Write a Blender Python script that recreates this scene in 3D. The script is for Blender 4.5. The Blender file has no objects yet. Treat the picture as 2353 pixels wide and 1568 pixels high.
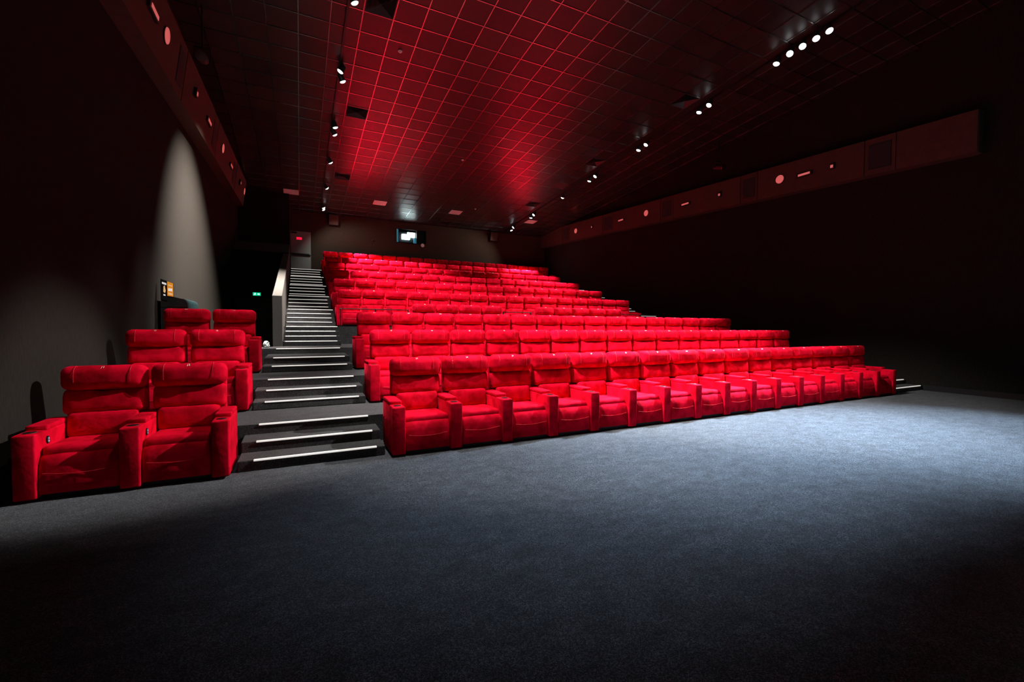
import bpy, bmesh, math, random
from mathutils import Vector, Matrix, Euler
random.seed(7)
S = bpy.context.scene
COL = S.collection
PI = math.pi

# ------------------------------------------------------------------ camera, world, exposure
YAW, PITCH, ROLL, CAMH, FPX = 0.4533, -0.0327, 0.0048, 1.5285, 1001.35
def cam_axes():
    cy, sy, cp, sp, cr, sr = (math.cos(YAW), math.sin(YAW), math.cos(PITCH), math.sin(PITCH), math.cos(ROLL), math.sin(ROLL))
    r = Vector((cy, -sy, 0)); f0 = Vector((sy, cy, 0)); z = Vector((0, 0, 1))
    f = f0 * cp + z * sp; up = -f0 * sp + z * cp
    return r * cr + up * sr, up * cr - r * sr, f
R_, U_, F_ = cam_axes()
cam = bpy.data.cameras.new('camera'); cam.sensor_width = 36; cam.sensor_fit = 'HORIZONTAL'
cam.lens = FPX * 36 / 2353; cam.clip_start = 0.05; cam.clip_end = 200
camo = bpy.data.objects.new('camera', cam); COL.objects.link(camo)
m = Matrix.Identity(4)
for i in range(3):
    m[i][0] = R_[i]; m[i][1] = U_[i]; m[i][2] = -F_[i]
m[2][3] = CAMH
camo.matrix_world = m
S.camera = camo
w = bpy.data.worlds.new('world'); S.world = w; w.use_nodes = True
w.node_tree.nodes['Background'].inputs[0].default_value = (0.5, 0.55, 0.6, 1)
w.node_tree.nodes['Background'].inputs[1].default_value = 0.0
S.view_settings.view_transform = 'Standard'; S.view_settings.look = 'None'
S.view_settings.gamma = 1; S.view_settings.use_curve_mapping = False
S.view_settings.exposure = 0.0
S.cycles.max_bounces = 8; S.cycles.diffuse_bounces = 4; S.cycles.glossy_bounces = 4
S.cycles.sample_clamp_indirect = 6.0
S.cycles.use_denoising = True
LAMP_W = 3100.0

# ------------------------------------------------------------------ room numbers (metres)
RISE, TREAD = 0.1164, 0.34
XL, XR, YB, YF = -2.3, 14.0, 24.1, -5.0
P = 0.70                                   # seat pitch
CZ0, CS = 8.97, -0.07475                   # ceiling plane z = CZ0 + CS*y
def cz(y): return CZ0 + CS * y
LV = {'J': 0.0, 'I': 3 * RISE, 'H': 6 * RISE, 'G': 9 * RISE, 'F': 13 * RISE}
for i, k in enumerate('EDCBA'): LV[k] = LV['F'] + 0.5 * (i + 1)
NOSE = {'I': 5.974, 'H': 7.674, 'G': 10.355, 'F': 12.43, 'E': 14.2, 'D': 15.97, 'C': 17.74, 'B': 19.51, 'A': 21.28}
FRONT = {'J': 5.095, 'I': 6.885, 'H': 8.715, 'G': 11.64, 'F': 13.44, 'E': 15.24, 'D': 17.02, 'C': 18.75, 'B': 20.56, 'A': 22.33}

# ------------------------------------------------------------------ materials
def new_mat(name):
    mt = bpy.data.materials.new(name); mt.use_nodes = True
    nt = mt.node_tree; b = nt.nodes['Principled BSDF']
    return mt, nt, b
def nd(nt, t, **kw):
    n = nt.nodes.new(t)
    for k, v in kw.items(): setattr(n, k, v)
    return n
def noise_mat(name, c1, c2, scale, rough=0.8, bump=0.0, detail=4, spec=0.5, stretch=None, bscale=None, metal=0.0, sheen=None, lo=0.35, hi=0.65, rand=0.0):
    mt, nt, b = new_mat(name)
    tc = nd(nt, 'ShaderNodeTexCoord'); src = tc.outputs['Object']
    if rand:
        oi = nd(nt, 'ShaderNodeObjectInfo'); ad = nd(nt, 'ShaderNodeVectorMath', operation='ADD')
        sc = nd(nt, 'ShaderNodeMath', operation='MULTIPLY'); sc.inputs[1].default_value = 40
        nt.links.new(oi.outputs['Random'], sc.inputs[0]); nt.links.new(src, ad.inputs[0]); nt.links.new(sc.outputs[0], ad.inputs[1]); src = ad.outputs[0]
    if stretch:
        mp = nd(nt, 'ShaderNodeMapping'); mp.inputs['Scale'].default_value = stretch
        nt.links.new(src, mp.inputs[0]); src = mp.outputs[0]
    n = nd(nt, 'ShaderNodeTexNoise'); n.inputs['Scale'].default_value = scale; n.inputs['Detail'].default_value = detail
    nt.links.new(src, n.inputs['Vector'])
    rp = nd(nt, 'ShaderNodeValToRGB')
    rp.color_ramp.elements[0].position = lo; rp.color_ramp.elements[0].color = (*c1, 1)
    rp.color_ramp.elements[1].position = hi; rp.color_ramp.elements[1].color = (*c2, 1)
    nt.links.new(n.outputs['Fac'], rp.inputs[0]); nt.links.new(rp.outputs[0], b.inputs['Base Color'])
    b.inputs['Roughness'].default_value = rough; b.inputs['Specular IOR Level'].default_value = spec; b.inputs['Metallic'].default_value = metal
    if bump:
        n2 = nd(nt, 'ShaderNodeTexNoise'); n2.inputs['Scale'].default_value = bscale or scale; n2.inputs['Detail'].default_value = 3
        nt.links.new(src, n2.inputs['Vector'])
        bp = nd(nt, 'ShaderNodeBump'); bp.inputs['Strength'].default_value = bump; bp.inputs['Distance'].default_value = 0.01
        nt.links.new(n2.outputs['Fac'], bp.inputs['Height']); nt.links.new(bp.outputs[0], b.inputs['Normal'])
    if sheen:
        b.inputs['Sheen Weight'].default_value = sheen[0]; b.inputs['Sheen Tint'].default_value = (*sheen[1], 1); b.inputs['Sheen Roughness'].default_value = sheen[2]
    return mt
def plain(name, c, rough=0.5, metal=0.0, spec=0.5, emit=None, es=0.0):
    mt, nt, b = new_mat(name)
    n = nd(nt, 'ShaderNodeTexNoise'); n.inputs['Scale'].default_value = 30
    mr = nd(nt, 'ShaderNodeMapRange'); mr.inputs['To Min'].default_value = max(0, rough - 0.06); mr.inputs['To Max'].default_value = min(1, rough + 0.06)
    nt.links.new(n.outputs['Fac'], mr.inputs[0]); nt.links.new(mr.outputs[0], b.inputs['Roughness'])
    b.inputs['Base Color'].default_value = (*c, 1); b.inputs['Metallic'].default_value = metal; b.inputs['Specular IOR Level'].default_value = spec
    if emit:
        b.inputs['Emission Color'].default_value = (*emit, 1); b.inputs['Emission Strength'].default_value = es
    return mt
def carpet_mat(name, base, spark):
    mt, nt, b = new_mat(name)
    tc = nd(nt, 'ShaderNodeTexCoord')
    n = nd(nt, 'ShaderNodeTexNoise'); n.inputs['Scale'].default_value = 150; n.inputs['Detail'].default_value = 3; n.inputs['Roughness'].default_value = 0.7
    nb = nd(nt, 'ShaderNodeTexNoise'); nb.inputs['Scale'].default_value = 4.5; nb.inputs['Detail'].default_value = 8; nb.inputs['Roughness'].default_value = 0.72
    mp = nd(nt, 'ShaderNodeMapping'); mp.inputs['Scale'].default_value = (1.0, 1.6, 1.0); mp.inputs['Rotation'].default_value = (0, 0, 0.35)
    nt.links.new(tc.outputs['Object'], n.inputs['Vector']); nt.links.new(tc.outputs['Object'], mp.inputs[0]); nt.links.new(mp.outputs[0], nb.inputs['Vector'])
    vo = nd(nt, 'ShaderNodeTexVoronoi'); vo.inputs['Scale'].default_value = 190
    nt.links.new(tc.outputs['Object'], vo.inputs['Vector'])
    sx = nd(nt, 'ShaderNodeSeparateColor'); nt.links.new(vo.outputs['Color'], sx.inputs[0])
    av = nd(nt, 'ShaderNodeMath', operation='MULTIPLY_ADD'); av.inputs[1].default_value = 0.75
    nsub = nd(nt, 'ShaderNodeMath', operation='MULTIPLY'); nsub.inputs[1].default_value = 0.25; nt.links.new(n.outputs['Fac'], nsub.inputs[0])
    nt.links.new(sx.outputs[0], av.inputs[0]); nt.links.new(nsub.outputs[0], av.inputs[2])
    rp = nd(nt, 'ShaderNodeValToRGB'); e = rp.color_ramp.elements
    e[0].position = 0.12; e[0].color = (*[c * 0.18 for c in base], 1); e[1].position = 0.88; e[1].color = (*spark, 1)
    mid = e.new(0.55); mid.color = (*base, 1)
    nt.links.new(av.outputs[0], rp.inputs[0])
    r2 = nd(nt, 'ShaderNodeMapRange'); r2.inputs['From Min'].default_value = 0.36; r2.inputs['From Max'].default_value = 0.64; r2.inputs['To Min'].default_value = 0.62; r2.inputs['To Max'].default_value = 1.3
    nt.links.new(nb.outputs['Fac'], r2.inputs[0])
    mx = nd(nt, 'ShaderNodeVectorMath', operation='SCALE')
    nt.links.new(rp.outputs[0], mx.inputs[0]); nt.links.new(r2.outputs[0], mx.inputs['Scale'])
    nt.links.new(mx.outputs[0], b.inputs['Base Color'])
    b.inputs['Roughness'].default_value = 0.95; b.inputs['Specular IOR Level'].default_value = 0.15
    b.inputs['Sheen Weight'].default_value = 0.12; b.inputs['Sheen Roughness'].default_value = 0.6
    bp = nd(nt, 'ShaderNodeBump'); bp.inputs['Strength'].default_value = 0.9; bp.inputs['Distance'].default_value = 0.012
    nt.links.new(n.outputs['Fac'], bp.inputs['Height']); nt.links.new(bp.outputs[0], b.inputs['Normal'])
    return mt
M = {}
M['carpet'] = carpet_mat('charcoal_carpet', (0.040, 0.045, 0.054), (0.13, 0.145, 0.165))
M['step_carpet'] = carpet_mat('step_carpet', (0.034, 0.032, 0.034), (0.09, 0.086, 0.09))
M['velvet'] = noise_mat('red_velvet', (0.38, 0.0004, 0.008), (0.66, 0.0014, 0.021), 6.5, rough=0.85, bump=0.45, bscale=13, detail=5, spec=0.04, sheen=(0.25, (1.0, 0.02, 0.06), 0.3), lo=0.34, hi=0.56, rand=1)
M['seam'] = plain('seam_thread', (0.62, 0.012, 0.022), 0.6)
M['black'] = plain('black_plastic', (0.006, 0.006, 0.007), 0.45)
M['metal'] = plain('brushed_metal', (0.35, 0.35, 0.35), 0.3, metal=1.0)
M['rail'] = plain('dark_metal', (0.02, 0.012, 0.012), 0.4, metal=0.4)
M['cupwell'] = plain('cup_well', (0.004, 0.004, 0.004), 0.35)
M['number'] = plain('number_embroidery', (0.85, 0.72, 0.55), 0.6)
M['wall'] = noise_mat('wall_fabric', (0.015, 0.0126, 0.0105), (0.021, 0.018, 0.015), 60, rough=0.95, bump=0.2, spec=0.1, stretch=(1, 1, 0.15))
M['wall_r'] = noise_mat('wall_fabric_black', (0.014, 0.012, 0.010), (0.022, 0.019, 0.016), 60, rough=0.95, bump=0.2, spec=0.1, stretch=(1, 1, 0.15))
M['wall_b'] = noise_mat('wall_fabric_brown', (0.040, 0.026, 0.018), (0.056, 0.037, 0.026), 60, rough=0.95, bump=0.2, spec=0.1, stretch=(1, 1, 0.15))
M['panel'] = noise_mat('bulkhead_panel', (0.060, 0.036, 0.024), (0.070, 0.043, 0.029), 8, rough=0.7, spec=0.3)
M['grille'] = noise_mat('speaker_grille', (0.018, 0.019, 0.019), (0.03, 0.031, 0.03), 200, rough=0.7, spec=0.3)
M['white'] = plain('white_paint', (0.88, 0.85, 0.83), 0.6)
M['parapet'] = noise_mat('parapet_fabric', (0.085, 0.08, 0.074), (0.115, 0.108, 0.10), 70, rough=0.95, bump=0.15, spec=0.1)
M['doorgrey'] = plain('grey_door_paint', (0.27, 0.27, 0.25), 0.5)
M['doordark'] = plain('dark_door_paint', (0.012, 0.012, 0.012), 0.55)
def tile_mat():
    mt, nt, b = new_mat('ceiling_tile_satin')
    oi = nd(nt, 'ShaderNodeObjectInfo'); tc = nd(nt, 'ShaderNodeTexCoord')
    n = nd(nt, 'ShaderNodeTexNoise'); n.inputs['Scale'].default_value = 3; nt.links.new(tc.outputs['Object'], n.inputs[0])
    rp = nd(nt, 'ShaderNodeValToRGB'); rp.color_ramp.elements[0].color = (0.020, 0.014, 0.011, 1); rp.color_ramp.elements[1].color = (0.034, 0.024, 0.019, 1)
    nt.links.new(oi.outputs['Random'], rp.inputs[0]); nt.links.new(rp.outputs[0], b.inputs['Base Color'])
    mr = nd(nt, 'ShaderNodeMapRange'); mr.inputs['To Min'].default_value = 0.30; mr.inputs['To Max'].default_value = 0.38
    nt.links.new(n.outputs['Fac'], mr.inputs[0]); nt.links.new(mr.outputs[0], b.inputs['Roughness'])
    b.inputs['IOR'].default_value = 1.5
    return mt
M['tile'] = tile_mat()
M['grid'] = plain('satin_ceiling_bar', (0.010, 0.007, 0.006), 0.22)
M['grid'].node_tree.nodes['Principled BSDF'].inputs['IOR'].default_value = 5.0
M['glow'] = plain('pink_lit_cover', (.85, .8, .78), .5, emit=(1.0, .16, .14), es=.42)
M['lens'] = plain('lamp_lens', (1, 1, 1), 0.3, emit=(0.93, 0.97, 1.0), es=5.5)
M['strip'] = plain('step_light_strip', (0.6, 0.6, 0.58), 0.35, emit=(1.0, 0.95, 0.88), es=0.6)
M['lightpanel'] = plain('pale_diffuser', (0.88, 0.80, 0.77), 0.6)
M['vane'] = plain('diffuser_vane', (0.05, 0.042, 0.04), 0.4)
M['trackblack'] = plain('track_black', (0.008, 0.008, 0.008), 0.5)

# ------------------------------------------------------------------ mesh helpers
def add_box(bm, lo, hi):
    vs = [bm.verts.new((x, y, z)) for x in (lo[0], hi[0]) for y in (lo[1], hi[1]) for z in (lo[2], hi[2])]
    for f in ((0, 1, 3, 2), (4, 6, 7, 5), (0, 4, 5, 1), (2, 3, 7, 6), (0, 2, 6, 4), (1, 5, 7, 3)):
        bm.faces.new([vs[i] for i in f])
    return vs
def add_cyl(bm, p0, p1, r0, r1=None, n=16):
    r1 = r0 if r1 is None else r1
    p0, p1 = Vector(p0), Vector(p1); d = (p1 - p0).normalized()
    a = d.orthogonal().normalized(); b = d.cross(a)
    A = [bm.verts.new(p0 + (a * math.cos(t) + b * math.sin(t)) * r0) for t in [2 * PI * i / n for i in range(n)]]
    B = [bm.verts.new(p1 + (a * math.cos(t) + b * math.sin(t)) * r1) for t in [2 * PI * i / n for i in range(n)]]
    for i in range(n): bm.faces.new((A[i], A[(i + 1) % n], B[(i + 1) % n], B[i]))
    bm.faces.new(A[::-1]); bm.faces.new(B)
def add_prism(bm, poly, x0, x1):           # poly in (y, z), extruded along x
    A = [bm.verts.new((x0, y, z)) for y, z in poly]; B = [bm.verts.new((x1, y, z)) for y, z in poly]
    n = len(poly)
    for i in range(n): bm.faces.new((A[i], A[(i + 1) % n], B[(i + 1) % n], B[i]))
    bm.faces.new(A[::-1]); bm.faces.new(B)
def mesh_of(name, bm, mat, smooth=False, bevel=0.0, seg=2):
    bmesh.ops.recalc_face_normals(bm, faces=bm.faces)
    if bevel:
        es = [e for e in bm.edges if len(e.link_faces) == 2 and e.calc_face_angle() > 0.5]
        bmesh.ops.bevel(bm, geom=es, offset=bevel, segments=seg, affect='EDGES', profile=0.5)
    me = bpy.data.meshes.new(name); bm.to_mesh(me); bm.free()
    me.materials.append(M[mat] if isinstance(mat, str) else mat)
    if smooth: me.polygons.foreach_set('use_smooth', [True] * len(me.polygons))
    return me
def put(name, me, parent=None, loc=(0, 0, 0), rot=(0, 0, 0)):
    o = bpy.data.objects.new(name, me); COL.objects.link(o)
    o.location = loc; o.rotation_euler = rot
    if parent: o.parent = parent
    return o
def obj(name, bm, mat, parent=None, loc=(0, 0, 0), rot=(0, 0, 0), smooth=False, bevel=0.0, seg=2):
    return put(name, mesh_of(name, bm, mat, smooth, bevel, seg), parent, loc, rot)
def box(name, lo, hi, mat, parent=None, bevel=0.0):
    bm = bmesh.new(); add_box(bm, lo, hi)
    return obj(name, bm, mat, parent, bevel=bevel)
def thing(name, label, cat, loc=(0, 0, 0), rotz=0.0, group=None):
    o = bpy.data.objects.new(name, None); COL.objects.link(o)
    o.location = loc; o.rotation_euler = (0, 0, rotz); o.empty_display_size = 0.1
    return tag(o, label, cat, group)
def tag(o, label, cat, group=None):
    o['label'] = label; o['category'] = cat
    if group: o['group'] = group
    return o
def struct(o):
    o['kind'] = 'structure'; return o
def tree(o, parent=None):
    c = o.copy(); COL.objects.link(c)
    if parent: c.parent = parent
    for ch in o.children: tree(ch, c)
    return c
ORD = ['first', 'second', 'third', 'fourth', 'fifth', 'sixth', 'seventh', 'eighth', 'ninth', 'tenth', 'eleventh', 'twelfth',
       'thirteenth', 'fourteenth', 'fifteenth', 'sixteenth', 'seventeenth', 'eighteenth', 'nineteenth', 'twentieth', 'twenty-first', 'twenty-second', 'twenty-third']

# ------------------------------------------------------------------ floor and seating tiers
floor = struct(box('floor', (XL, YF, -0.2), (XR, NOSE['I'], 0.0), 'carpet'))
order = ['I', 'H', 'G', 'F', 'E', 'D', 'C', 'B', 'A']
for i, k in enumerate(order):
    y0 = NOSE[k]; y1 = NOSE[order[i + 1]] if i < 8 else YB
    bm = bmesh.new()
    if k in 'IH': add_box(bm, (XL, y0, 0), (XR, y1, LV[k]))
    elif k == 'G':
        add_box(bm, (-0.56, y0, 0), (XR, y1, LV[k])); add_box(bm, (XL, y0, 0), (-0.56, 11.25, LV[k]))
    else: add_box(bm, (-0.36, y0, 0), (XR, y1, LV[k]))
    obj('tier', bm, 'step_carpet', floor)
box('corridor_floor', (XL, 11.25, 0.2), (-0.56, 19.7, 0.45), 'step_carpet', floor)

# ------------------------------------------------------------------ ceiling
GX, GY, GP = 1.286, 9.92, 0.625
bm = bmesh.new()
v = [bm.verts.new(p) for p in ((XL, YF, cz(YF) + .05), (XR, YF, cz(YF) + .05), (XR, YB, cz(YB) + .05), (XL, YB, cz(YB) + .05))]
bm.faces.new(v); r = bmesh.ops.extrude_face_region(bm, geom=bm.faces[:])
for q in r['geom']:
    if isinstance(q, bmesh.types.BMVert): q.co.z += 0.2
ceiling = struct(obj('ceiling', bm, 'trackblack'))
TILT = math.atan(CS)
nx0, nx1 = math.ceil((XL - GX) / GP), math.floor((XR - GX) / GP)
ny0, ny1 = math.ceil((YF - GY) / GP), math.floor((YB - GY) / GP)
bm = bmesh.new()
def bar(x0, y0, x1, y1):
    vs = []
    for x in (x0, x1):
        for y in (y0, y1):
            for dz in (-0.010, 0.004): vs.append(bm.verts.new((x, y, cz(y) + dz)))
    for f in ((0, 1, 3, 2), (4, 6, 7, 5), (0, 4, 5, 1), (2, 3, 7, 6), (0, 2, 6, 4), (1, 5, 7, 3)): bm.faces.new([vs[i] for i in f])
for i in range(nx0, nx1 + 1): bar(GX + i * GP - .0105, YF, GX + i * GP + .0105, YB)
for j in range(ny0, ny1 + 1): bar(XL, GY + j * GP - .0115, XR, GY + j * GP + .0115)
obj('ceiling_grid', bm, 'grid', ceiling)['kind'] = 'stuff'
DIFF = {(0, j) for j in (-1, 6, 14)} | {(14, j) for j in (-1, 6, 14)}
PANELS = {(-3, 18), (3, 18), (9, 18), (16, 18), (14, 10)}
cells = []
for i in range(nx0 - 1, nx1 + 1):
    for j in range(ny0 - 1, ny1 + 1):
        if (i, j) in DIFF or (i, j) in PANELS: continue
        x0, x1 = max(XL, GX + i * GP) + .006, min(XR, GX + (i + 1) * GP) - .006
        y0, y1 = max(YF, GY + j * GP) + .006, min(YB, GY + (j + 1) * GP) - .006
        if x1 - x0 < .05 or y1 - y0 < .05: continue
        x, y = (x0 + x1) / 2, (y0 + y1) / 2
        d = Vector((x, y, cz(y) - CAMH)); f = d.dot(F_); a, b2 = d.dot(R_), d.dot(U_)
        area = 0.0
        if f > 1 and abs(a / f) < 1.2 and b2 / f < 0.80: area = d.z / f ** 3 * (x1 - x0) * (y1 - y0)
        cells.append((area, x, y, x1 - x0, y1 - y0))
cells.sort(reverse=True)
tile_me = {}
rest = bmesh.new()
for n, (ar, x, y, sx, sy) in enumerate(cells):
    if n < 300:
        key = (round(sx, 3), round(sy, 3))
        if key not in tile_me:
            bm = bmesh.new(); add_box(bm, (-sx / 2, -sy / 2, 0), (sx / 2, sy / 2, 0.012)); tile_me[key] = mesh_of('ceiling_tile', bm, 'tile', bevel=0.003, seg=1)
        put('ceiling_tile', tile_me[key], ceiling, (x, y, cz(y) + 0.001), (TILT + random.gauss(0, .0018), random.gauss(0, .0018), 0))
    elif y > 0:
        vs = add_box(rest, (x - sx / 2, y - sy / 2, 0), (x + sx / 2, y + sy / 2, 0.012))
        for q in vs: q.co.z += cz(q.co.y) + 0.001
obj('ceiling_tile_field', rest, 'tile', ceiling)['kind'] = 'stuff'
# pale square panels and four-way air diffusers set in the grid
lab = {(-3, 18): 'pale square ceiling panel above the stairs near the projection wall', (3, 18): 'pale pinkish square ceiling panel between stairs and projector window',
       (9, 18): 'pale square ceiling panel just beyond the projector window', (16, 18): 'pale square ceiling panel beside the far lighting track end', (14, 10): 'faint darker square ceiling panel beside the middle of far track'}
for (i, j), l in lab.items():
    x, y = GX + (i + .5) * GP, GY + (j + .5) * GP
    t = thing('ceiling_light_panel', l, 'ceiling light', (x, y, cz(y)))
    t.rotation_euler = (TILT, 0, 0)
    bm = bmesh.new(); add_box(bm, (-.298, -.298, -.006), (.298, .298, .012)); obj('diffuser', bm, 'lightpanel' if j == 18 else 'panel', t, bevel=.004, seg=1)
    bm = bmesh.new()
    for lo, hi in (((-.308, -.308, -.004), (-.298, .308, .012)), ((.298, -.308, -.004), (.308, .308, .012)), ((-.298, -.308, -.004), (.298, -.298, .012)), ((-.298, .298, -.004), (.298, .308, .012))): add_box(bm, lo, hi)
    obj('frame', bm, 'grid', t)
dn = {(0, -1): 'four-way air diffuser nearest the front by the stairs-side track', (0, 6): 'middle four-way air diffuser beside the stairs-side track', (0, 14): 'rearmost four-way air diffuser beside the stairs-side track',
      (14, -1): 'four-way air diffuser nearest the front by the far track', (14, 6): 'middle four-way air diffuser beside the far track', (14, 14): 'rearmost four-way air diffuser beside the far track'}
def vane_bm(k):
    bm = bmesh.new()
    for q in range(9):
        d0 = .285 - q * .031; d1 = d0 - .026
        z0, z1 = -.012, .03
        if d1 < .01: break
        pts = [(-d0, -d0, z0), (d0, -d0, z0), (d1, -d1, z1), (-d1, -d1, z1)]
        vs = [bm.verts.new(p) for p in pts]; bm.faces.new(vs)
        vs2 = [bm.verts.new((p[0], p[1], p[2] + .004)) for p in pts]; bm.faces.new(vs2[::-1])
        for a in range(4): bm.faces.new((vs[a], vs2[a], vs2[(a + 1) % 4], vs[(a + 1) % 4]))
    bmesh.ops.rotate(bm, verts=bm.verts, cent=(0, 0, 0), matrix=Matrix.Rotation(k * PI / 2, 3, 'Z'))
    return bm
vane_me = [mesh_of('louvre', vane_bm(k), 'vane') for k in range(4)]
bm = bmesh.new(); add_box(bm, (-.3, -.3, .032), (.3, .3, .05)); back_me = mesh_of('back_box', bm, 'trackblack')
bm = bmesh.new()
for lo, hi in (((-.306, -.306, -.012), (-.288, .306, .03)), ((.288, -.306, -.012), (.306, .306, .03)), ((-.288, -.306, -.012), (.288, -.288, .03)), ((-.288, .288, -.012), (.288, .306, .03))): add_box(bm, lo, hi)
frame_me = mesh_of('frame', bm, 'vane')
for (i, j), l in dn.items():
    x, y = GX + (i + .5) * GP, GY + (j + .5) * GP
    t = thing('air_diffuser', l, 'air vent', (x, y, cz(y) - .004), group='ceiling air diffusers'); t.rotation_euler = (TILT, 0, 0)
    put('frame', frame_me, t); put('back_box', back_me, t)
    for me in vane_me: put('louvre', me, t)
for x, y, l in ((5.56, 15.73, 'small round smoke detector at the middle of the ceiling'), (7.95, 20.6, 'small round smoke detector on the ceiling near projector window'), (2.24, 10.82, 'small round smoke detector on the ceiling near front diffuser')):
    t = thing('smoke_detector', l, 'smoke detector', (x, y, cz(y) - .008)); t.rotation_euler = (TILT, 0, 0)
    bm = bmesh.new(); add_cyl(bm, (0, 0, 0), (0, 0, -.02), .05); obj('base', bm, 'white', t, bevel=.003)
    bm = bmesh.new(); add_cyl(bm, (0, 0, -.02), (0, 0, -.045), .035, .025); obj('sensor_head', bm, 'white', t, bevel=.004)

# ------------------------------------------------------------------ walls
def wall(name, lo, hi, mat='wall'): return struct(box(name, lo, hi, mat))
wall('wall_left', (XL - .2, YF, 0), (XL, YB, 9.5))
wall('wall_right', (XR, YF, 0), (XR + .2, YB, 9.5), 'wall_r')
wall('wall_front', (XL - .2, YF - .2, 0), (XR + .2, YF, 9.6), 'wall_r')
bm = bmesh.new()                            # projection wall with its port cut out
PX0, PX1, PZ0, PZ1 = 4.76, 6.36, 6.09, 6.80
for x0, x1, z0, z1 in ((XL - .2, PX0, 0, 9.5), (PX1, XR + .2, 0, 9.5), (PX0, PX1, 0, PZ0), (PX0, PX1, PZ1, 9.5)): add_box(bm, (x0, YB, z0), (x1, YB + .2, z1))
struct(obj('wall_back', bm, 'wall_b'))
wb = wall('wall_booth', (PX0 - .6, YB + .9, 5.6), (PX1 + .6, YB + 1.0, 7.4), 'wall_r')
# full-height wall at the head of the exit corridor, with sloped soffit, corridor end wall
wall('wall_corridor', (XL, 21.75, 4.2), (-0.36, 21.95, 8.2))
wall('wall_corridor_end', (XL, 19.7, 0.2), (-0.36, 19.8, 4.45), 'wall_r')
bm = bmesh.new(); add_prism(bm, [(19.7, 4.42), (21.76, 5.12), (21.76, 5.0), (19.72, 4.3)], XL, -0.36)
struct(obj('trim_1', bm, 'parapet'))
wall('wall_stair', (-0.56, 21.95, 0), (-0.36, YB, 8.2))
# sloping parapet along the upper stairs
bm = bmesh.new(); add_prism(bm, [(11.4, 0.3), (11.4, 2.22), (21.75, 4.96), (21.75, 0.3)], -0.56, -0.36)
par = struct(obj('wall_parapet', bm, 'parapet', bevel=.006, seg=1))
box('skirting', (-0.36, 11.42, 1.05), (-0.345, 11.7, 1.17), 'black', par)
# masking return at the front of the right wall, skirtings
struct(box('trim_2', (XR - .06, YF, 0), (XR, 4.25, 9.4), 'wall_r'))
struct(box('baseboard_right', (XR - .09, YF, 0), (XR - .06, 5.22, .13), 'black'))
struct(box('baseboard_left', (XL, YF, 0), (XL + .02, NOSE['I'], .12), 'black'))
struct(box('trim_3', (XR - .03, 4.25, 1.0), (XR, 4.4, 9.0), 'wall_r'))

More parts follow.
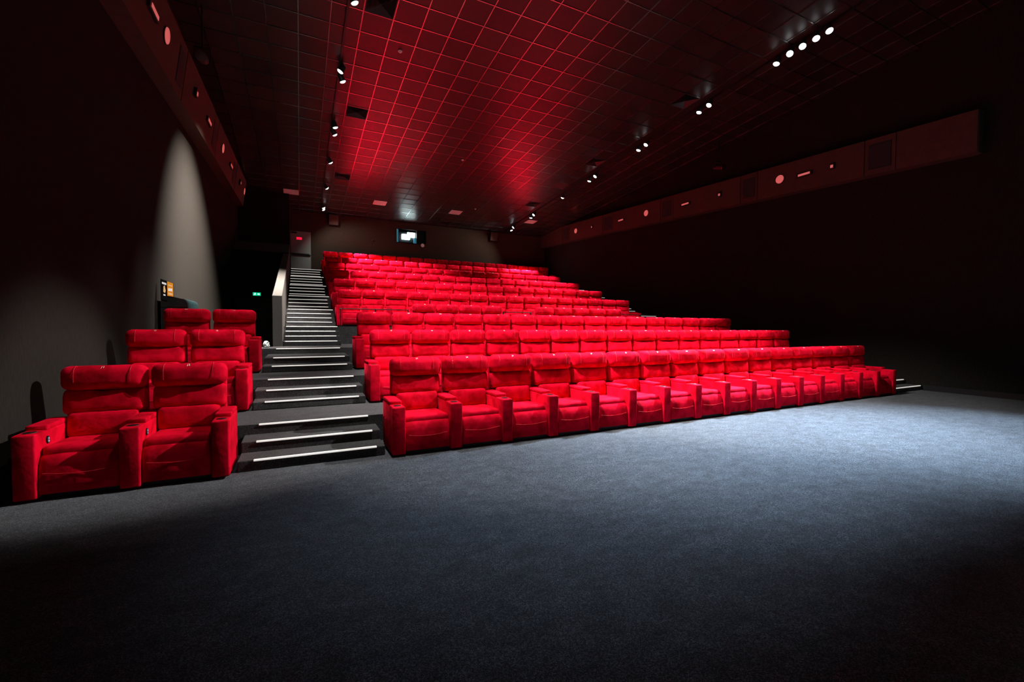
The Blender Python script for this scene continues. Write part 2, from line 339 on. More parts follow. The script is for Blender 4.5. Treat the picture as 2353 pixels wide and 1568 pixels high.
# ------------------------------------------------------------------ side bulkheads: boxed panels with surround speakers
SPK = [(20.79, 21.5), (17.0, 17.81), (13.22, 13.91), (9.58, 10.2), (5.84, 6.53)]
EDGES = [24.08, 21.5, 20.79, 17.81, 17.0, 13.91, 13.22, 10.2, 9.58, 6.53, 5.84, 4.34]
side_w = ['wall beside the stairs', 'far wall']
where = ['rearmost', 'second from the back', 'middle', 'second from the front', 'frontmost']
def bulkhead(side, n):
    # face corners: bottom (xb, zb(y)), top (xt, zt(y))
    if side < 0:
        xb, xt, xw = -2.035, -1.90, XL; zb = lambda y: 5.37 + .0488 * y; zt = lambda y: 6.38 + .0475 * y; off, yend = 0.35, 20.94
    else:
        xb, xt, xw = 13.70, 13.70, XR; zb = lambda y: 5.285 + .0511 * y; zt = lambda y: min(6.225 + .0511 * y, cz(y) - .02); off, yend = 0.0, 24.08
    ed = sorted({min(yend, e + off) for e in EDGES} | {21.9 if side > 0 else 20.9})
    lo_y = (ed[0] if side > 0 else -1.0)
    core = bmesh.new(); ys = sorted(set([lo_y] + ed))
    def loop(bm, y, d=0.0):
        s = side
        return [bm.verts.new(p) for p in ((xb - s * d, y, zb(y)), (xt - s * d, y, zt(y)), (xw, y, zt(y)), (xw, y, zb(y)))]
    L = [loop(core, y, -0.02) for y in ys]
    for a, b in zip(L, L[1:]):
        for q in range(4): core.faces.new((a[q], a[(q + 1) % 4], b[(q + 1) % 4], b[q]))
    core.faces.new(L[0]); core.faces.new(L[-1][::-1])
    tr = struct(obj('trim_%d' % n, core, 'panel'))
    spans = [(a + off, b + off) for a, b in SPK if b + off <= yend]
    def slab(name, y0, y1, mat, parent, d0, d1, mz0=0.0, mz1=0.0):
        bm = bmesh.new(); vs = []
        for y in (y0, y1):
            h = zt(y) - zb(y)
            for d in (d0, d1):
                for fz in (mz0 / h, 1 - mz1 / h):
                    vs.append(bm.verts.new((xb + (xt - xb) * fz - side * d, y, zb(y) + h * fz)))
        for f in ((0, 1, 3, 2), (4, 6, 7, 5), (0, 4, 5, 1), (2, 3, 7, 6), (0, 2, 6, 4), (1, 5, 7, 3)): bm.faces.new([vs[i] for i in f])
        return obj(name, bm, mat, parent)
    marks = sorted([lo_y, yend] + [q for s in spans for q in s])
    for a, b in zip(marks, marks[1:]):
        if any(abs(a - s[0]) < 1e-6 for s in spans): continue
        if side > 0 and b > 21.9 and a < 21.9:
            slab('panel', a + .012, 21.9, 'panel', tr, -.02, .012); slab('panel', 21.9, b - .012, 'panel', tr, -.02, .012)
        else: slab('panel', a + .012, b - .012, 'panel', tr, -.02, .012)
    for i, (a, b) in enumerate(sorted(spans, reverse=True)):
        idx = i if side > 0 else i + (5 - len(spans))
        t = thing('surround_speaker', 'boxed surround speaker with dark grille, %s on the %s' % (where[idx], side_w[side > 0]), 'speaker', group='surround speakers along the bulkheads')
        slab('cabinet', a + .012, b - .012, 'panel', t, -.021, .006)
        slab('grille', a + .11, b - .11, 'grille', t, .004, .016, .16, .17)
        slab('grille_frame', a + .09, b - .09, 'black', t, .0, .009, .14, .15)
    def onface(y, f, d=0.0): return Vector((xb + (xt - xb) * f - side * d, y, zb(y) + (zt(y) - zb(y)) * f))
    nrm = Vector((-side * (zt(9) - zb(9)), 0, (xt - xb))); nrm = Vector((-side, 0, (-0.13 if side < 0 else 0))).normalized()
    return tr, onface, nrm
for side, n in ((-1, 4), (1, 5)):
    tr, onface, nrm = bulkhead(side, n)
    off = .35 if side < 0 else 0
    q = nrm.to_track_quat('Z', 'Y').to_euler()
    W = side_w[side > 0]
    for y, wd in ((20.14, 'rear'), (14.73, 'middle'), (8.82, 'front')):
        t = thing('wall_light', '%s round pink glowing wall light on the bulkhead of the %s' % (wd, W), 'wall light', onface(y + off, .52, .014), group='round wall lights'); t.rotation_euler = q
        bm = bmesh.new(); add_cyl(bm, (0, 0, 0), (0, 0, .02), .135, n=32); obj('backplate', bm, 'black', t)
        bm = bmesh.new(); add_cyl(bm, (0, 0, .02), (0, 0, .034), .13, .12, n=32); obj('cover', bm, 'glow', t, bevel=.004)
    for y, wd in ((16.38, 'rear'), (12.56, 'middle'), (8.07, 'front')):
        t = thing('strip_light', '%s slim black box with glowing pink strip on the %s bulkhead' % (wd, 'stairs-side' if side < 0 else 'far'), 'wall light', onface(y + off, .48, .014), group='slim wall boxes'); t.rotation_euler = q
        bm = bmesh.new(); add_box(bm, (-.23, -.06, 0), (.23, .06, .045)); o = obj('housing', bm, 'black', t, bevel=.006)
        bm = bmesh.new(); add_box(bm, (-.17, -.03, .045), (.17, .03, .052)); obj('light_strip', bm, 'glow', t)
    for y, wd in ((18.64, 'rear'), (11.0, 'middle'), (7.3, 'front')):
        t = thing('alarm_box', '%s small black box with glowing pink lens on the %s bulkhead' % (wd, 'stairs-side' if side < 0 else 'far'), 'alarm', onface(y + off, .52, .014), group='small alarm boxes'); t.rotation_euler = q
        bm = bmesh.new(); add_box(bm, (-.06, -.09, 0), (.06, .09, .06)); obj('housing', bm, 'black', t, bevel=.006)
        bm = bmesh.new(); add_box(bm, (-.035, -.06, .06), (.035, .02, .07)); obj('lens', bm, 'glow', t, bevel=.003)
# dark theatre spotlights clamped above the bulkheads
for x, y, z, sx, l in ((-1.75, 11.1, 7.05, 1, 'dark theatre spotlight on a yoke above bulkhead on the stairs side'), (13.35, 10.85, 7.2, -1, 'dark theatre spotlight on a yoke above the far bulkhead')):
    t = thing('theatre_spotlight', l, 'spotlight', (x, y, z))
    bm = bmesh.new(); add_cyl(bm, (0, -.22, -.06), (0, .14, .05), .11, .09, n=20); obj('body', bm, 'black', t, smooth=False, bevel=.01)
    bm = bmesh.new(); add_cyl(bm, (0, -.235, -.065), (0, -.22, -.06), .1, n=20); obj('front_lens', bm, 'metal', t)
    bm = bmesh.new(); add_box(bm, (-.15, -.02, -.05), (-.135, .02, .22)); add_box(bm, (.135, -.02, -.05), (.15, .02, .22)); add_box(bm, (-.15, -.02, .2), (.15, .02, .22)); obj('yoke', bm, 'black', t)
    bm = bmesh.new(); add_cyl(bm, (0, 0, .2), (0, 0, cz(y) - z), .02, n=10); obj('drop_pole', bm, 'black', t)

# ------------------------------------------------------------------ lighting tracks and spotlights
for x, wd in ((.975, 'stairs side'), (10.95, 'far side')):
    t = thing('lighting_track', 'long black lighting track along the %s of the ceiling' % wd, 'light track', (x, 0, 0))
    bm = bmesh.new(); vs = add_box(bm, (-.022, -2, -.05), (.022, 23.6, -.008))
    for q in vs: q.co.z += cz(q.co.y)
    obj('rail', bm, 'trackblack', t)
    for y, nm in ((23.6, 'end_cap'), (-2, 'end_cap')):
        bm = bmesh.new(); add_box(bm, (-.026, y - .02, cz(y) - .054), (.026, y + .02, cz(y) - .008)); obj(nm, bm, 'black', t)
bm = bmesh.new(); add_cyl(bm, (0, 0, -.10), (0, 0, .06), .080, .066, n=20); ring = mesh_of('housing', bm, 'trackblack', bevel=.005)
bm = bmesh.new()
bmesh.ops.create_uvsphere(bm, u_segments=18, v_segments=10, radius=.074)
for q in bm.verts: q.co.z = -abs(q.co.z) * .55 if q.co.z < 0 else 0
bmesh.ops.translate(bm, verts=bm.verts, vec=(0, 0, -.098)); lens_me = mesh_of('lens', bm, 'lens', smooth=True)
bm = bmesh.new(); add_box(bm, (-.012, -.012, 0), (.012, .012, .08)); stem_me = mesh_of('stem', bm, 'trackblack')
bm = bmesh.new(); add_box(bm, (-.025, -.07, .06), (.025, .07, .085)); adapt_me = mesh_of('track_adapter', bm, 'trackblack')
def lamp(x, y, target, label, power=1.0, cone=62, col=(1, .97, .94), blend=.6):
    y *= .977
    z = cz(y) - .13
    t = thing('track_spotlight', label, 'spotlight', (x, y, z), group='track spotlights')
    put('stem', stem_me, t); put('track_adapter', adapt_me, t)
    d = (Vector(target) - Vector((x, y, z))).normalized()
    e = (-d).to_track_quat('Z', 'Y').to_euler()
    h = put('housing', ring, t, (0, 0, 0), e); put('lens', lens_me, h)
    L = bpy.data.lights.new('spot_light', 'SPOT'); L.energy = LAMP_W * power; L.spot_size = math.radians(cone); L.spot_blend = blend; L.color = col; L.shadow_soft_size = .05
    lo = bpy.data.objects.new('spot_light', L); COL.objects.link(lo); lo.parent = t
    lo.location = d * .16; lo.rotation_euler = e
A = [  # stairs-side track, from the projection wall forward: y, target, power, cone
 (23.3, (2.9, 22.2, 4.8), 4.5, 38), (22.95, (2.4, 23.2, 4.6), .045, 125), (20.39, (3.6, 20.9, 4.3), 3.2, 46), (17.71, (3.4, 18.9, 3.8), 1.5, 54),
 (15.5, (3.8, 16.5, 3.1), 1.1, 56), (15, (2.6, 15.4, 2.7), .3, 56), (12.5, (3.8, 13.5, 2.2), 1.1, 58), (12.1, (-2.2, 12.9, 2.0), 4.8, 63), (8.2, (-.3, 11.8, 1.4), .5, 40), (9.7, (4, 10.5, 1.7), .75, 60),
 (7.1, (3.8, 8, 1.3), .75, 60), (6.7, (-1.0, 7.6, 1.0), .3, 30), (8.5, (-1.2, 9.6, 1.6), .45, 30), (5.6, (4.4, 7.9, 1.0), .9, 54), (5.3, (-1.0, 5.9, .5), .12, 30), (5.15, (2.8, 6.0, .7), .8, 48), (5.2, (7.4, 6.0, .6), 1.9, 46), (3.4, (3.2, 6.5, .9), .12, 40), (3.3, (6.6, 6.5, .9), .15, 38)]  # these, and the parapet-aimed one above, are unseen extras added to light the front
B = [  # far track
 (23.2, (11.7, 22.2, 4.8), 3.8, 36), (22.7, (8.4, 23.0, 4.8), .045, 125), (20.7, (10.8, 20.9, 4.3), 2.8, 46), (20.3, (8.4, 20.2, 4.3), .4, 54), (17.55, (10.4, 18.6, 3.8), 1.0, 54),
 (15.45, (10.2, 16.5, 3.1), .9, 56), (15, (7.6, 15.8, 2.9), .5, 60), (12.45, (9.6, 13.5, 2.2), .9, 58), (12.05, (7.4, 13, 2.1), .6, 60), (9.78, (9.4, 10.7, 1.7), .6, 58), (9.4, (7, 10, 1.6), .5, 62),
 (7.35, (8.8, 8.2, 1.3), .8, 58), (7.02, (3.9, 4.5, 0), 3.6, 31), (6.72, (5.7, 4.3, 0), 6.0, 32), (6.42, (7.5, 3.7, 0), 5.9, 32), (6.15, (9.0, 2.6, 0), 5.0, 38),
 (4.6, (-.8, 6.2, .6), 3.2, 17), (4.6, (8.2, 7.9, 1.0), .9, 48), (5.0, (8.8, 6.3, .7), .8, 46), (3.4, (8.6, 6.5, .9), .13, 40)]  # extra lamps added out of view to light the front rows
BLUE = (.58, .78, 1.0)
for i, (y, tg, pw, cn) in enumerate(sorted(A, reverse=True)):
    lamp(1.02, y, tg, 'lit black track spotlight, %s from the projection wall on the stairs-side track' % ORD[i], pw, cn, (1, .92, .84) if y > 11 and tg[0] < 0 else (1, .97, .94), 1.0 if y > 11 and tg[0] < 0 else .6)
for i, (y, tg, pw, cn) in enumerate(sorted(B, reverse=True)):
    lamp(10.93, y, tg, 'lit black track spotlight, %s from the projection wall on the far track' % ORD[i], pw, cn, BLUE if tg[2] == 0 else (1, .97, .94), 1.0 if tg[2] == 0 else .6)

# the picture screen on the front wall and the projector beam that lights it
t = thing('cinema_screen', 'wide white cinema screen on the front wall facing the seats', 'screen', (6.0, YF + .06, 1.3))
bm = bmesh.new(); add_box(bm, (-5.4, -.02, 0), (5.4, 0, 5.2)); obj('surface', bm, 'white', t)
bm = bmesh.new()
for lo, hi in (((-5.55, -.04, -.15), (5.55, .02, 0)), ((-5.55, -.04, 5.2), (5.55, .02, 5.35)), ((-5.55, -.04, 0), (-5.4, .02, 5.2)), ((5.4, -.04, 0), (5.55, .02, 5.2))): add_box(bm, lo, hi)
obj('border', bm, 'trackblack', t)
L = bpy.data.lights.new('projector_light', 'SPOT'); L.energy = 9000; L.spot_size = math.radians(19); L.spot_blend = .3; L.color = (.9, .97, 1); L.shadow_soft_size = .03
lo = bpy.data.objects.new('projector_light', L); COL.objects.link(lo); lo.location = (5.5, YB + .02, 6.46)
lo.rotation_euler = (-(Vector((6.0, YF, 3.7)) - lo.location)).to_track_quat('Z', 'Y').to_euler()

# ------------------------------------------------------------------ stairs
def stair_strip(x0, x1, y, z, parent):
    bm = bmesh.new(); add_box(bm, (x0, y - .008, z - .014), (x1, y + .022, z + .004))
    return obj('step_light', bm, 'strip', parent, bevel=.003, seg=1)
def staircase(label, xs, low, xu, yo=0.0):
    t = thing('staircase', label, 'stairs')
    Y3 = {1: 5.259, 2: 5.599, 4: 6.9465, 5: 7.2848, 7: 8.752, 8: 9.243}
    ends = {1: 5.974, 2: 5.974, 4: 7.674, 5: 7.674, 7: 10.355, 8: 10.355}
    base = {1: 0, 2: 0, 4: LV['I'], 5: LV['I'], 7: LV['H'], 8: LV['H']}
    for n in (1, 2, 4, 5, 7, 8):
        bm = bmesh.new(); z1 = n * RISE
        y1 = Y3.get(n + 1, ends[n])
        y1 = ends[n] if n in (2, 5, 8) else Y3[n + 1]
        if n in (2, 5, 8): add_box(bm, (xs[0], Y3[n], base[n]), (xs[1], y1, z1))
        else: add_box(bm, (xs[0], Y3[n], base[n]), (xs[1], y1, z1))
        s = obj('step', bm, 'step_carpet', t, bevel=.012, seg=2)
        stair_strip(low[0], low[1], Y3[n], z1, s)
    for k in 'IHG': stair_strip(low[0], low[1], NOSE[k], LV[k], t)
    prev = 'G'
    for k in 'FEDCBA':
        r = (LV[k] - LV[prev]) / 4
        for q in (1, 2, 3):
            y = NOSE[k] - (4 - q) * (.31 if k == 'F' else .27)
            bm = bmesh.new(); y1 = NOSE[k] - (3 - q) * (.31 if k == 'F' else .27)
            add_box(bm, (xu[0], y, LV[prev]), (xu[1], y1, LV[prev] + r * q))
            s = obj('step', bm, 'step_carpet', t, bevel=.008, seg=1)
            stair_strip(xu[2], xu[3], y, LV[prev] + r * q, s)
        stair_strip(xu[2], xu[3] + .07, NOSE[k], LV[k], t)
        prev = k
    return t
staircase('dark carpeted aisle stairs with glowing white nosing strips beside the parapet', (-.598, .898), (-.45, .80), (-.345, .92, -.31, .83))
staircase('dark carpeted aisle stairs against the far black wall with glowing nosings', (12.42, 13.97), (12.6, 13.87), (12.5, 13.98, 12.62, 13.75))

# ------------------------------------------------------------------ recliner seats
def rounded(w, d, h, r, n=10, bulge=0.0, seed=0, wav=0.0, dip=0.0, ends=0.0):
    """a soft rounded block, centred, faces divided n times"""
    rnd = random.Random(seed); ph = [rnd.uniform(0, 6.28) for _ in range(6)]
    bm = bmesh.new()
    bmesh.ops.create_cube(bm, size=2)
    bmesh.ops.subdivide_edges(bm, edges=bm.edges[:], cuts=n, use_grid_fill=True)
    hx, hy, hz = w / 2, d / 2, h / 2
    for v in bm.verts:
        p = v.co.copy()
        # denser near the rims
        q = Vector([math.copysign(1 - (1 - abs(c)) ** 1.35, c) for c in p])
        q = Vector((q.x * hx, q.y * hy, q.z * hz))
        c = Vector([max(-(hh - r), min(hh - r, cc)) for cc, hh in zip(q, (hx, hy, hz))])
        dlt = q - c
        if dlt.length > 1e-9:
            far = max(abs(dlt.x), abs(dlt.y), abs(dlt.z))
            q = c + dlt.normalized() * min(r, far if dlt.length < 1e-6 else r) if far > r * .02 else q
        u, s, tz = q.x / hx, q.y / hy, q.z / hz
        k = (1 - u * u * .9) * (1 - tz * tz)
        q.y += math.copysign(bulge * max(0, k), s) * abs(s)
        if wav: 
            a = wav * (math.sin(u * 7 + ph[0]) * math.sin(tz * 3 + ph[1]) + .6 * math.sin(u * 13 + tz * 4 + ph[2]))
            q.y += a * (1 if s < 0 else .3); q.z += .5 * wav * math.sin(u * 9 + ph[3]) * (1 - abs(tz) * .3)
        if dip and tz > 0: q.z -= dip * math.cos(u * PI / 2) ** 2 * tz
        if ends: q.y += ends * u * u * (1 if s < 0 else 0); 
        v.co = q
    return bm
NV = 4
me_head, me_back, me_lumbar, me_seat, me_foot = [], [], [], [], []
for s in range(NV):
    me_head.append(mesh_of('headrest', rounded(.672, .20, .245, .078, 12, bulge=.012, seed=s, wav=.0035, ends=.012), 'velvet', True))
    me_back.append(mesh_of('back_cushion', rounded(.64, .17, .25, .05, 10, bulge=.014, seed=s + 10, wav=.004, dip=.028), 'velvet', True))
    me_lumbar.append(mesh_of('lumbar_cushion', rounded(.545, .15, .24, .045, 8, bulge=.012, seed=s + 20, wav=.004), 'velvet', True))
    me_seat.append(mesh_of('seat_cushion', rounded(.545, .55, .16, .05, 9, seed=s + 30, wav=.0025), 'velvet', True))
    rnd = random.Random(s + 50)
    bm = bmesh.new()
    prof = [(.012, .06), (.010, .14), (.014, .22), (.022, .29), (.036, .345), (.060, .385), (.095, .405), (.14, .405), (.18, .385), (.19, .30), (.19, .12), (.185, .06)]
    NXX = 12; rows = []
    ph = rnd.uniform(0, 6)
    for i in range(NXX + 1):
        u = -1 + 2 * i / NXX; ux = math.copysign(1 - (1 - abs(u)) ** 1.5, u) * .27
        sh = .018 * abs(u) ** 6
        rows.append([bm.verts.new((ux, y + sh * (1 if y < .1 else 0) + .003 * math.sin(ux * 22 + z * 9 + ph) * (y < .1), z - sh * .8 * (z > .36))) for y, z in prof])
    for a, b in zip(rows, rows[1:]):
        for j in range(len(prof)): bm.faces.new((a[j], a[(j + 1) % len(prof)], b[(j + 1) % len(prof)], b[j]))
    bm.faces.new(rows[0][::-1]); bm.faces.new(rows[-1])
    me_foot.append(mesh_of('footrest', bm, 'velvet', True))
bm = bmesh.new(); add_box(bm, (-.076, 0, .025), (.076, .66, .585)); me_arm = mesh_of('arm', bm, 'velvet', True, bevel=.016, seg=3)
me_arm.set_sharp_from_angle(angle=.6)
bm = bmesh.new(); add_box(bm, (-.074, .215, .58), (.074, .655, .628)); me_pad = mesh_of('arm_pad', bm, 'velvet', True, bevel=.014, seg=3)
bm = bmesh.new(); add_cyl(bm, (0, .115, .583), (0, .115, .589), .048, n=24); me_cup = mesh_of('cup_holder', bm, 'metal', bevel=.001)
bm = bmesh.new(); add_cyl(bm, (0, .115, .5885), (0, .115, .5905), .041, n=24); me_well = mesh_of('cup_well', bm, 'cupwell')
bm = bmesh.new(); add_box(bm, (-.30, .09, 0), (.30, .67, .30)); me_base = mesh_of('base', bm, 'black')
bm = bmesh.new(); add_box(bm, (-.32, .70, .53), (.32, .775, 1.08)); me_shell = mesh_of('back_shell', bm, 'velvet', bevel=.02)
bm = bmesh.new()
add_cyl(bm, (0, 0, 0), (.012, 0, 0), .026, n=18); bmesh.ops.scale(bm, verts=bm.verts, vec=(1, .8, 1.35)); me_ctrl = mesh_of('control_panel', bm, 'black', bevel=.003)
M['button'] = plain('control_button', (.25, .4, .5), .3, emit=(.3, .6, .9), es=.25)
bm = bmesh.new(); add_box(bm, (.012, -.010, .004), (.015, .010, .020)); bmesh.ops.bevel(bm, geom=bm.edges[:], offset=.002, segments=1, affect='EDGES'); me_btn = mesh_of('button', bm, 'button')
def seam_bm(xx):
    bm = bmesh.new(); pts = []
    for i in range(5):
        z = -.0445 + .089 * i / 4; pts.append(Vector((xx, -.1 - .0075 * (1 - (z / .1225) ** 2) - .0005, z)))
    for i in range(1, 7):
        a = PI / 2 * i / 6; z = .0445 + .078 * math.sin(a)
        pts.append(Vector((xx, -.022 - .078 * math.cos(a) - .006 * max(0, 1 - (z / .1225) ** 2), z + .0005)))
    for a, b in zip(pts, pts[1:]): add_cyl(bm, a, b, .0018, n=5)
    return bm
me_hseam = [mesh_of('seam', seam_bm(s * .215), 'seam') for s in (-1, 1)]
bm = bmesh.new(); pts = [Vector((x, .0085, .245 - .022 * math.cos(x / .24 * PI / 2))) for x in [-.235 + .47 * i / 10 for i in range(11)]]
for a, b in zip(pts, pts[1:]): add_cyl(bm, a, b, .0025, n=5)
me_fseam = mesh_of('seam', bm, 'seam')
def text_mesh(s):
    cu = bpy.data.curves.new('seat_number', 'FONT'); cu.body = s; cu.size = .034; cu.align_x = 'CENTER'; cu.extrude = .001; cu.resolution_u = 1; cu.space_character = 1.15
    o = bpy.data.objects.new('t', cu); COL.objects.link(o)
    dg = bpy.context.evaluated_depsgraph_get(); dg.update()
    me = bpy.data.meshes.new_from_object(o.evaluated_get(dg)); bpy.data.objects.remove(o); bpy.data.curves.remove(cu)
    me.materials.clear(); me.materials.append(M['number']); me.name = 'seat_number'
    return me
rs = random.Random(3)
def arm(t, x, lod):
    a = put('arm', me_arm, t, (x, 0, 0)); put('arm_pad', me_pad, a)
    if lod < 2:
        c = put('cup_holder', me_cup, a); 
        put('cup_well', me_well, a)
def seat(row, cx, number, label, group, last, lod):
    t = thing('recliner_seat', label, 'recliner', (cx, FRONT[row], LV[row]), group=group)
    g = lambda L: rs.choice(L)
    j = lambda s: rs.gauss(0, s)
    put('base', me_base, t)
    put('seat_cushion', g(me_seat), t, (0, .345, .372), (-.035 + j(.008), j(.006), 0))
    f = put('footrest', g(me_foot), t, (0, max(-.004, j(.004)), 0))
    if lod < 2: put('seam', me_fseam, f)
    put('lumbar_cushion', g(me_lumbar), t, (0, .605, .545), (-.10 + j(.012), 0, 0))
    put('back_cushion', g(me_back), t, (0, .675 + j(.003), .765), (-.17 + j(.012), j(.004), 0))
    h = put('headrest', g(me_head), t, (j(.002), .668, .997), (-.06 + j(.015), j(.005), j(.004)))
    if lod < 2:
        for sm in me_hseam: put('seam', sm, h)
    put('back_shell', me_shell, t)
    arm(t, -P / 2, lod)
    if last: arm(t, P / 2, lod)
    if lod < 1:
        c = put('control_panel', me_ctrl, t, (-P / 2 + .0755, .20, .50))
        put('button', me_btn, c, (0, 0, 0)); put('button', me_btn, c, (0, 0, -.024))
    put('seat_number', text_mesh(number), h, (0, -.0940, .0955), (math.radians(45), 0, 0))
    return t
rown = {'J': 'front row', 'I': 'second row up', 'H': 'third row up', 'G': 'short fourth row', 'F': 'fifth row up', 'E': 'sixth row up', 'D': 'seventh row up', 'C': 'eighth row up', 'B': 'ninth row up', 'A': 'topmost row'}
lodr = {'J': 0, 'I': 1, 'H': 1, 'G': 1, 'F': 1, 'E': 2, 'D': 2, 'C': 2, 'B': 2, 'A': 2}
X0 = 1.03
for row in 'JIHGFEDCBA':
    n = 18 if row == 'A' else 16
    for k in range(n):
        cx = X0 + P * (k + .5)
        if row == 'G':
            if k in (0, 1, 15): continue
            if 2 <= k <= 6:
                if k == 6: continue
                cx = 2.846 + P * (k - 1.5); last = k == 5
            else:
                if k in (7,): continue
                if k > 12: continue
                cx = 6.81 + P * (k - 7.5); last = k == 12
            blk = 'first block' if k < 7 else 'second block'
            kk = k - 2 if k < 7 else k - 8
            label = 'red velvet recliner, %s seat of the %s in the short fourth row' % (ORD[kk], blk)
        else:
            last = k == n - 1
            label = 'red velvet recliner, %s seat from the parapet stairs in the %s' % (ORD[k], rown[row])
        num = '%s%d' % (row, k + 3 if row != 'A' else k + 1)
        if row == 'A': cx = 1.03 + P * (k + .5)
        seat(row, cx, num, label, 'recliners in the ' + rown[row], last, lodr[row])
for row in 'JIH':
    for k in range(2):
        cx = -.6417 - .076 - P * (1.5 - k)
        seat(row, cx, '%s%d' % (row, k + 1), 'red velvet recliner %s of the paired block, %s' % (('against the dark wall', 'next to the lit stairs')[k], rown[row]), 'paired recliners beside the stairs', k == 1, 0)

# ------------------------------------------------------------------ guard rails at the wheelchair bays
def rail(x0, x1, posts, label):
    t = thing('guard_rail', label, 'railing', (0, 12.475, LV['F']))
    bm = bmesh.new(); add_box(bm, (x0, -.014, .465), (x1, .014, .488)); obj('top_bar', bm, 'rail', t, bevel=.004, seg=1)
    for p in posts:
        bm = bmesh.new(); add_box(bm, (p - .013, -.013, 0), (p + .013, .013, .465)); ob = obj('post', bm, 'rail', t)
        bm = bmesh.new(); add_box(bm, (p - .04, -.03, 0), (p + .04, .03, .008)); obj('foot_plate', bm, 'rail', t)
rail(.96, 2.80, (.98, 1.88, 2.78), 'low dark guard rail over the wheelchair bay next to the stairs')
rail(5.74, 6.76, (5.76, 6.74), 'short dark guard rail in the gap between cross aisle seats')
rail(10.4, 12.3, (10.42, 11.35, 12.28), 'low dark guard rail at the far end of the cross aisle')

# ------------------------------------------------------------------ back wall: door, speakers, projection port
d = struct(box('door_1', (-.36, YB - .05, 4.013), (.54, YB, 6.18), 'doorgrey', bevel=.004))
box('panic_bar', (-.34, YB - .12, 5.02), (.46, YB - .07, 5.10), 'black', d, bevel=.01)
bm = bmesh.new(); add_cyl(bm, (.50, YB - .05, 5.06), (.50, YB - .12, 5.06), .035, n=16); obj('knob', bm, 'metal', d, bevel=.006)
box('door_closer', (-.34, YB - .11, 6.07), (-.08, YB - .05, 6.14), 'black', d, bevel=.008)
M['redsign'] = plain('red_sign', (.8, .02, .05), .4, emit=(1, .01, .06), es=.9)
t = thing('door_sign', 'small glowing red sign on the grey door at stair top', 'sign', (.02, YB - .056, 5.83))
bm = bmesh.new(); add_box(bm, (-.12, -.012, -.06), (.12, 0.006, .06)); obj('plate', bm, 'redsign', t, bevel=.004)
bm = bmesh.new(); add_box(bm, (-.128, -.006, -.068), (.128, .006, .068)); obj('backing', bm, 'black', t)
bm = bmesh.new()
for a, b in (((-.46, 0), (-.4, 2.24)), ((.58, 0), (.64, 2.24)), ((-.4, 2.18), (.58, 2.24))): add_box(bm, (a[0], YB - .03, 4.013 + a[1]), (b[0], YB, 4.013 + b[1]))
bm.free()
for x0, x1, l in ((1.37, 1.82, 'brown box speaker high on the projection wall near the door'), (10.18, 10.66, 'brown box speaker high on projection wall at far side')):
    t = thing('wall_speaker', l, 'speaker', ((x0 + x1) / 2, YB, 6.62))
    hw = (x1 - x0) / 2
    bm = bmesh.new(); add_prism(bm, [(-.10, .52), (-.28, .50), (-.20, 0), (-.06, 0)], -hw, hw); obj('cabinet', bm, 'black', t, bevel=.008)
    bm = bmesh.new(); add_prism(bm, [(-.284, .485), (-.294, .485), (-.216, .015), (-.206, .015)], -hw + .012, hw - .012); obj('grille', bm, 'panel', t)
    bm = bmesh.new(); add_box(bm, (-.06, -.14, .2), (.06, 0, .3)); add_box(bm, (-hw * .9, -.2, .52), (hw * .9, 0, .56)); obj('bracket', bm, 'black', t)
def glass_mat():
    mt, nt, b = new_mat('port_glass')
    b.inputs['Base Color'].default_value = (.75, .92, .95, 1); b.inputs['Transmission Weight'].default_value = 1; b.inputs['Roughness'].default_value = .03; b.inputs['IOR'].default_value = 1.1
    return mt
M['glass'] = glass_mat()
M['beam'] = plain('projector_beam_lens', (1, 1, 1), .3, emit=(.92, 1.0, .97), es=9)
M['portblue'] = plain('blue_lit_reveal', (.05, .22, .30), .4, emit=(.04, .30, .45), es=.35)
win = struct(box('window_1', (PX0 - .03, YB - .03, PZ0 - .03), (PX0, YB + .2, PZ1 + .03), 'black'))
for lo, hi in (((5.84, YB - .03, PZ0), (5.88, YB + .2, PZ1)), ((PX1, YB - .03, PZ0 - .03), (PX1 + .03, YB + .2, PZ1 + .03)), ((PX0, YB - .03, PZ0 - .03), (PX1, YB + .2, PZ0)), ((PX0, YB - .03, PZ1), (PX1, YB + .2, PZ1 + .03))): box('frame', lo, hi, 'black', win)
box('pane', (PX0, YB + .06, PZ0), (5.84, YB + .07, PZ1), 'glass', win)
box('pane', (5.88, YB + .06, PZ0), (PX1, YB + .07, PZ1), 'glass', win)
box('reveal', (PX0, YB + .02, PZ0), (PX0 + .10, YB + .2, PZ1), 'portblue', win)
box('reveal', (5.72, YB + .02, PZ0), (5.84, YB + .2, PZ0 + .3), 'portblue', win)
t = thing('projector', 'blindingly bright cinema projector lens behind the booth window', 'projector', (5.3, YB + .12, 6.45))
bm = bmesh.new(); add_box(bm, (-.42, .14, -.30), (.45, .7, .28)); obj('body', bm, 'black', t, bevel=.02)
bm = bmesh.new(); add_box(bm, (-.22, .02, -.15), (.22, .13, .14)); obj('lens', bm, 'beam', t, bevel=.02)
bm = bmesh.new(); add_box(bm, (.08, .0, -.02), (.50, .10, .25)); obj('lens', bm, 'beam', t, bevel=.02)
for x, z, l, mt in ((6.18, 6.02, 'round white sensor disc below the projector window corner', 'white'), (3.52, 6.06, 'dim round sensor disc beside projector window', 'panel')):
    t = thing('wall_sensor_disc', l, 'wall disc', (x, YB - .002, z))
    bm = bmesh.new(); add_cyl(bm, (0, 0, 0), (0, -.03, 0), .10 if mt == 'white' else .05, n=24); obj('rim', bm, mt, t, bevel=.006)
    bm = bmesh.new(); add_cyl(bm, (0, -.03, 0), (0, -.045, 0), .05 if mt == 'white' else .03, n=24); obj('cap', bm, mt, t, bevel=.004)

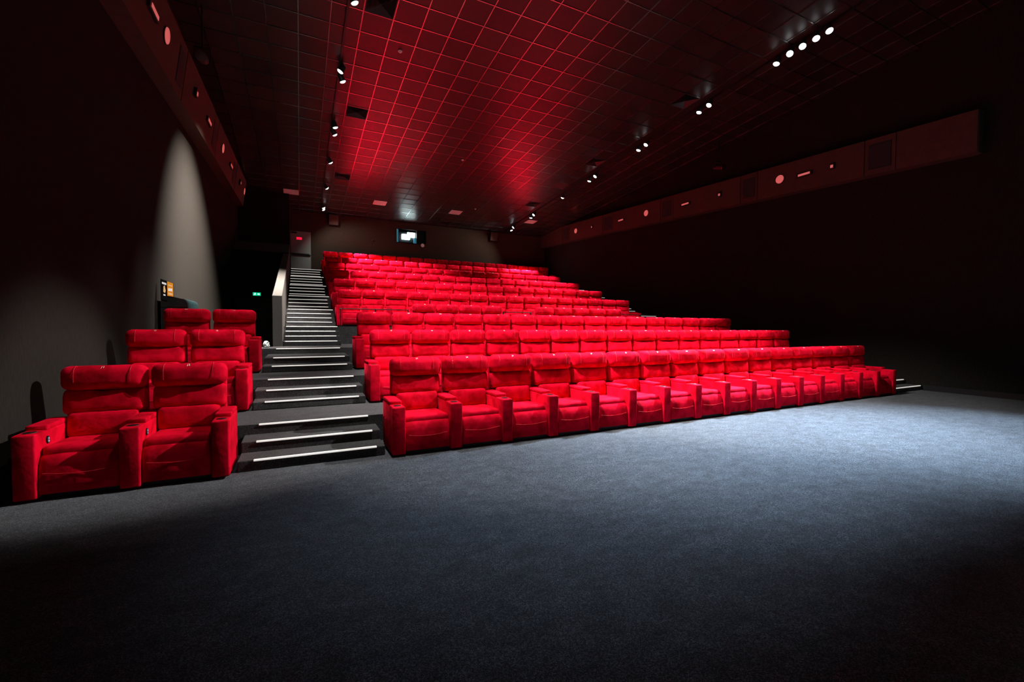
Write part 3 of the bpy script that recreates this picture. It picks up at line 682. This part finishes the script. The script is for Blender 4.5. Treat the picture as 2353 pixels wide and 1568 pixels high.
# ------------------------------------------------------------------ exit corridor: double door, exit sign
d2 = struct(box('door_2', (-2.22, 19.62, .45), (-.60, 19.7, 2.62), 'doordark', bevel=.004))
for x0, x1 in ((-2.18, -1.43), (-1.39, -.64)):
    leaf = box('leaf', (x0, 19.58, .47), (x1, 19.62, 2.57), 'doorgrey' if False else 'doordark', d2, bevel=.004)
    box('push_bar', (x0 + .08, 19.53, 1.45), (x1 - .08, 19.58, 1.52), 'black', leaf, bevel=.006)
M['exitgreen'] = plain('exit_green', (0, .5, .3), .4, emit=(.0, .85, .42), es=.75)
M['exitwhite'] = plain('exit_white', (.8, 1, .9), .4, emit=(.75, 1, .9), es=1.6)
t = thing('exit_sign', 'small glowing green exit sign with white pictogram above the dark doors', 'sign', (-1.475, 19.45, 2.74))
bm = bmesh.new(); add_box(bm, (-.135, 0, -.065), (.135, .1, .065)); obj('housing', bm, 'black', t, bevel=.006)
bm = bmesh.new(); add_box(bm, (-.13, -.008, -.06), (.13, 0, .06)); obj('face', bm, 'exitgreen', t)
bm = bmesh.new(); add_cyl(bm, (-.07, -.008, .045), (-.07, -.014, .045), .016, n=10)
for a, b in (((-.07, .03), (-.085, -.01)), ((-.085, -.01), (-.06, -.05)), ((-.085, -.01), (-.12, -.045)), ((-.07, .025), (-.035, .0)), ((-.075, .025), (-.11, .005))): add_cyl(bm, (a[0], -.011, a[1]), (b[0], -.011, b[1]), .010, n=6)
obj('running_figure', bm, 'exitwhite', t).scale = (.8, 1, .8)
bm = bmesh.new(); add_box(bm, (.02, -.014, -.012), (.08, -.008, .012)); add_prism(bm, [(-.014, 0), (-.008, 0), (-.008, .001), (-.014, .001)], .08, .081)
vs = [bm.verts.new(p) for p in ((.075, -.012, -.045), (.075, -.012, .045), (.13, -.012, 0))]; bm.faces.new(vs); obj('arrow', bm, 'exitwhite', t).scale = (.8, 1, .8)

# ------------------------------------------------------------------ kiosk by the left wall, litter at the parapet foot
M['kiosk'] = plain('kiosk_black', (.012, .014, .015), .5)
M['teal'] = plain('teal_metal', (.10, .20, .21), .25, metal=.8)
M['posterwhite'] = plain('poster_white_glow', (.85, .85, .85), .5, emit=(1, 1, 1), es=.5)  # emission added to these poster colours, standing in for lamp light on them
M['orange'] = plain('poster_orange_glow', (.75, .30, .03), .5, emit=(1, .36, .03), es=.45)
M['paleorange'] = plain('poster_pale_glow', (.85, .55, .30), .5, emit=(1, .62, .3), es=.5)
t = thing('booster_cabinet', 'black cabinet with orange and black poster beside the wall behind paired seats', 'cabinet', (-2.24, 9.85, LV['H']))
def prism_y(poly, y0, y1):                 # poly in (x, z), extruded along y
    bm = bmesh.new()
    A_ = [bm.verts.new((x, y0, z)) for x, z in poly]; B_ = [bm.verts.new((x, y1, z)) for x, z in poly]; n = len(poly)
    for i in range(n): bm.faces.new((A_[i], A_[(i + 1) % n], B_[(i + 1) % n], B_[i]))
    bm.faces.new(A_[::-1]); bm.faces.new(B_)
    return bm
slope = [(.18, 1.346), (.30, 1.314), (.345, 1.298), (.375, 1.270), (.388, 1.235), (.393, 1.18)]
obj('body', prism_y([(.0, .0), (.0, 1.38), (.18, 1.33)] + [(x - .012, z - .012) for x, z in slope[1:]] + [(.381, .0)], .03, .9), 'kiosk', t)
obj('front_board', prism_y([(0, 0), (0, 1.663), (.18, 1.593)] + slope + [(.393, 0)], 0, .03), 'kiosk', t)
obj('curved_lid', prism_y([(x + .006, z + .006) for x, z in slope[1:]] + [(.40, 1.10), (.383, 1.10)] + [(x - .008, z - .008) for x, z in slope[::-1][:-1]], .032, .9), 'teal', t)
box('seam_trim', (.0, -.004, 1.166), (.393, 0, 1.174), 'metal', t); box('edge_trim', (-.006, -.003, 0), (0, .03, 1.66), 'metal', t)
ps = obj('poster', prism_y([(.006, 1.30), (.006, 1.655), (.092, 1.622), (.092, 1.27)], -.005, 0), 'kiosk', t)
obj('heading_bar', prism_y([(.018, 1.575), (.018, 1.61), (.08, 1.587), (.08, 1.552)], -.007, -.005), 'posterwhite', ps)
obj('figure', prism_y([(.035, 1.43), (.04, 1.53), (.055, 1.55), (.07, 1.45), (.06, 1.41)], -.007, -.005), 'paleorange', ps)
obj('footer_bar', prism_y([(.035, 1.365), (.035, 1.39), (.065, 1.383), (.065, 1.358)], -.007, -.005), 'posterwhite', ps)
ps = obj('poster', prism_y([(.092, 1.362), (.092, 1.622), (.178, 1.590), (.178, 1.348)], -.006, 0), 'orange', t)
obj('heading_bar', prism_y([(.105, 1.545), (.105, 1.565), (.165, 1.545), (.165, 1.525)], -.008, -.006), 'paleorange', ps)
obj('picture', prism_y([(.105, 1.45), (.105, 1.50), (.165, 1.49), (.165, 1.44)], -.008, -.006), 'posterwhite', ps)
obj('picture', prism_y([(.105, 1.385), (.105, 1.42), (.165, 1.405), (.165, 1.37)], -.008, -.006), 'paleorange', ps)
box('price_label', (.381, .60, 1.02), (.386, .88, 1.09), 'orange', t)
bm = bmesh.new(); bmesh.ops.create_icosphere(bm, subdivisions=3, radius=.09)
rr = random.Random(5)
for q in bm.verts: q.co = Vector((q.co.x * .75, q.co.y * .8, q.co.z)) * rr.uniform(.65, 1.1)
for q in bm.verts: q.co.z = max(q.co.z, -.06)
M['bag'] = plain('thin_white_plastic', (.62, .72, .68), .25)
tag(obj('crumpled_bag', bm, 'bag', None, (-.66, 11.0, LV['G'] + .06)), 'crumpled white plastic bag at the foot of the parapet', 'litter')
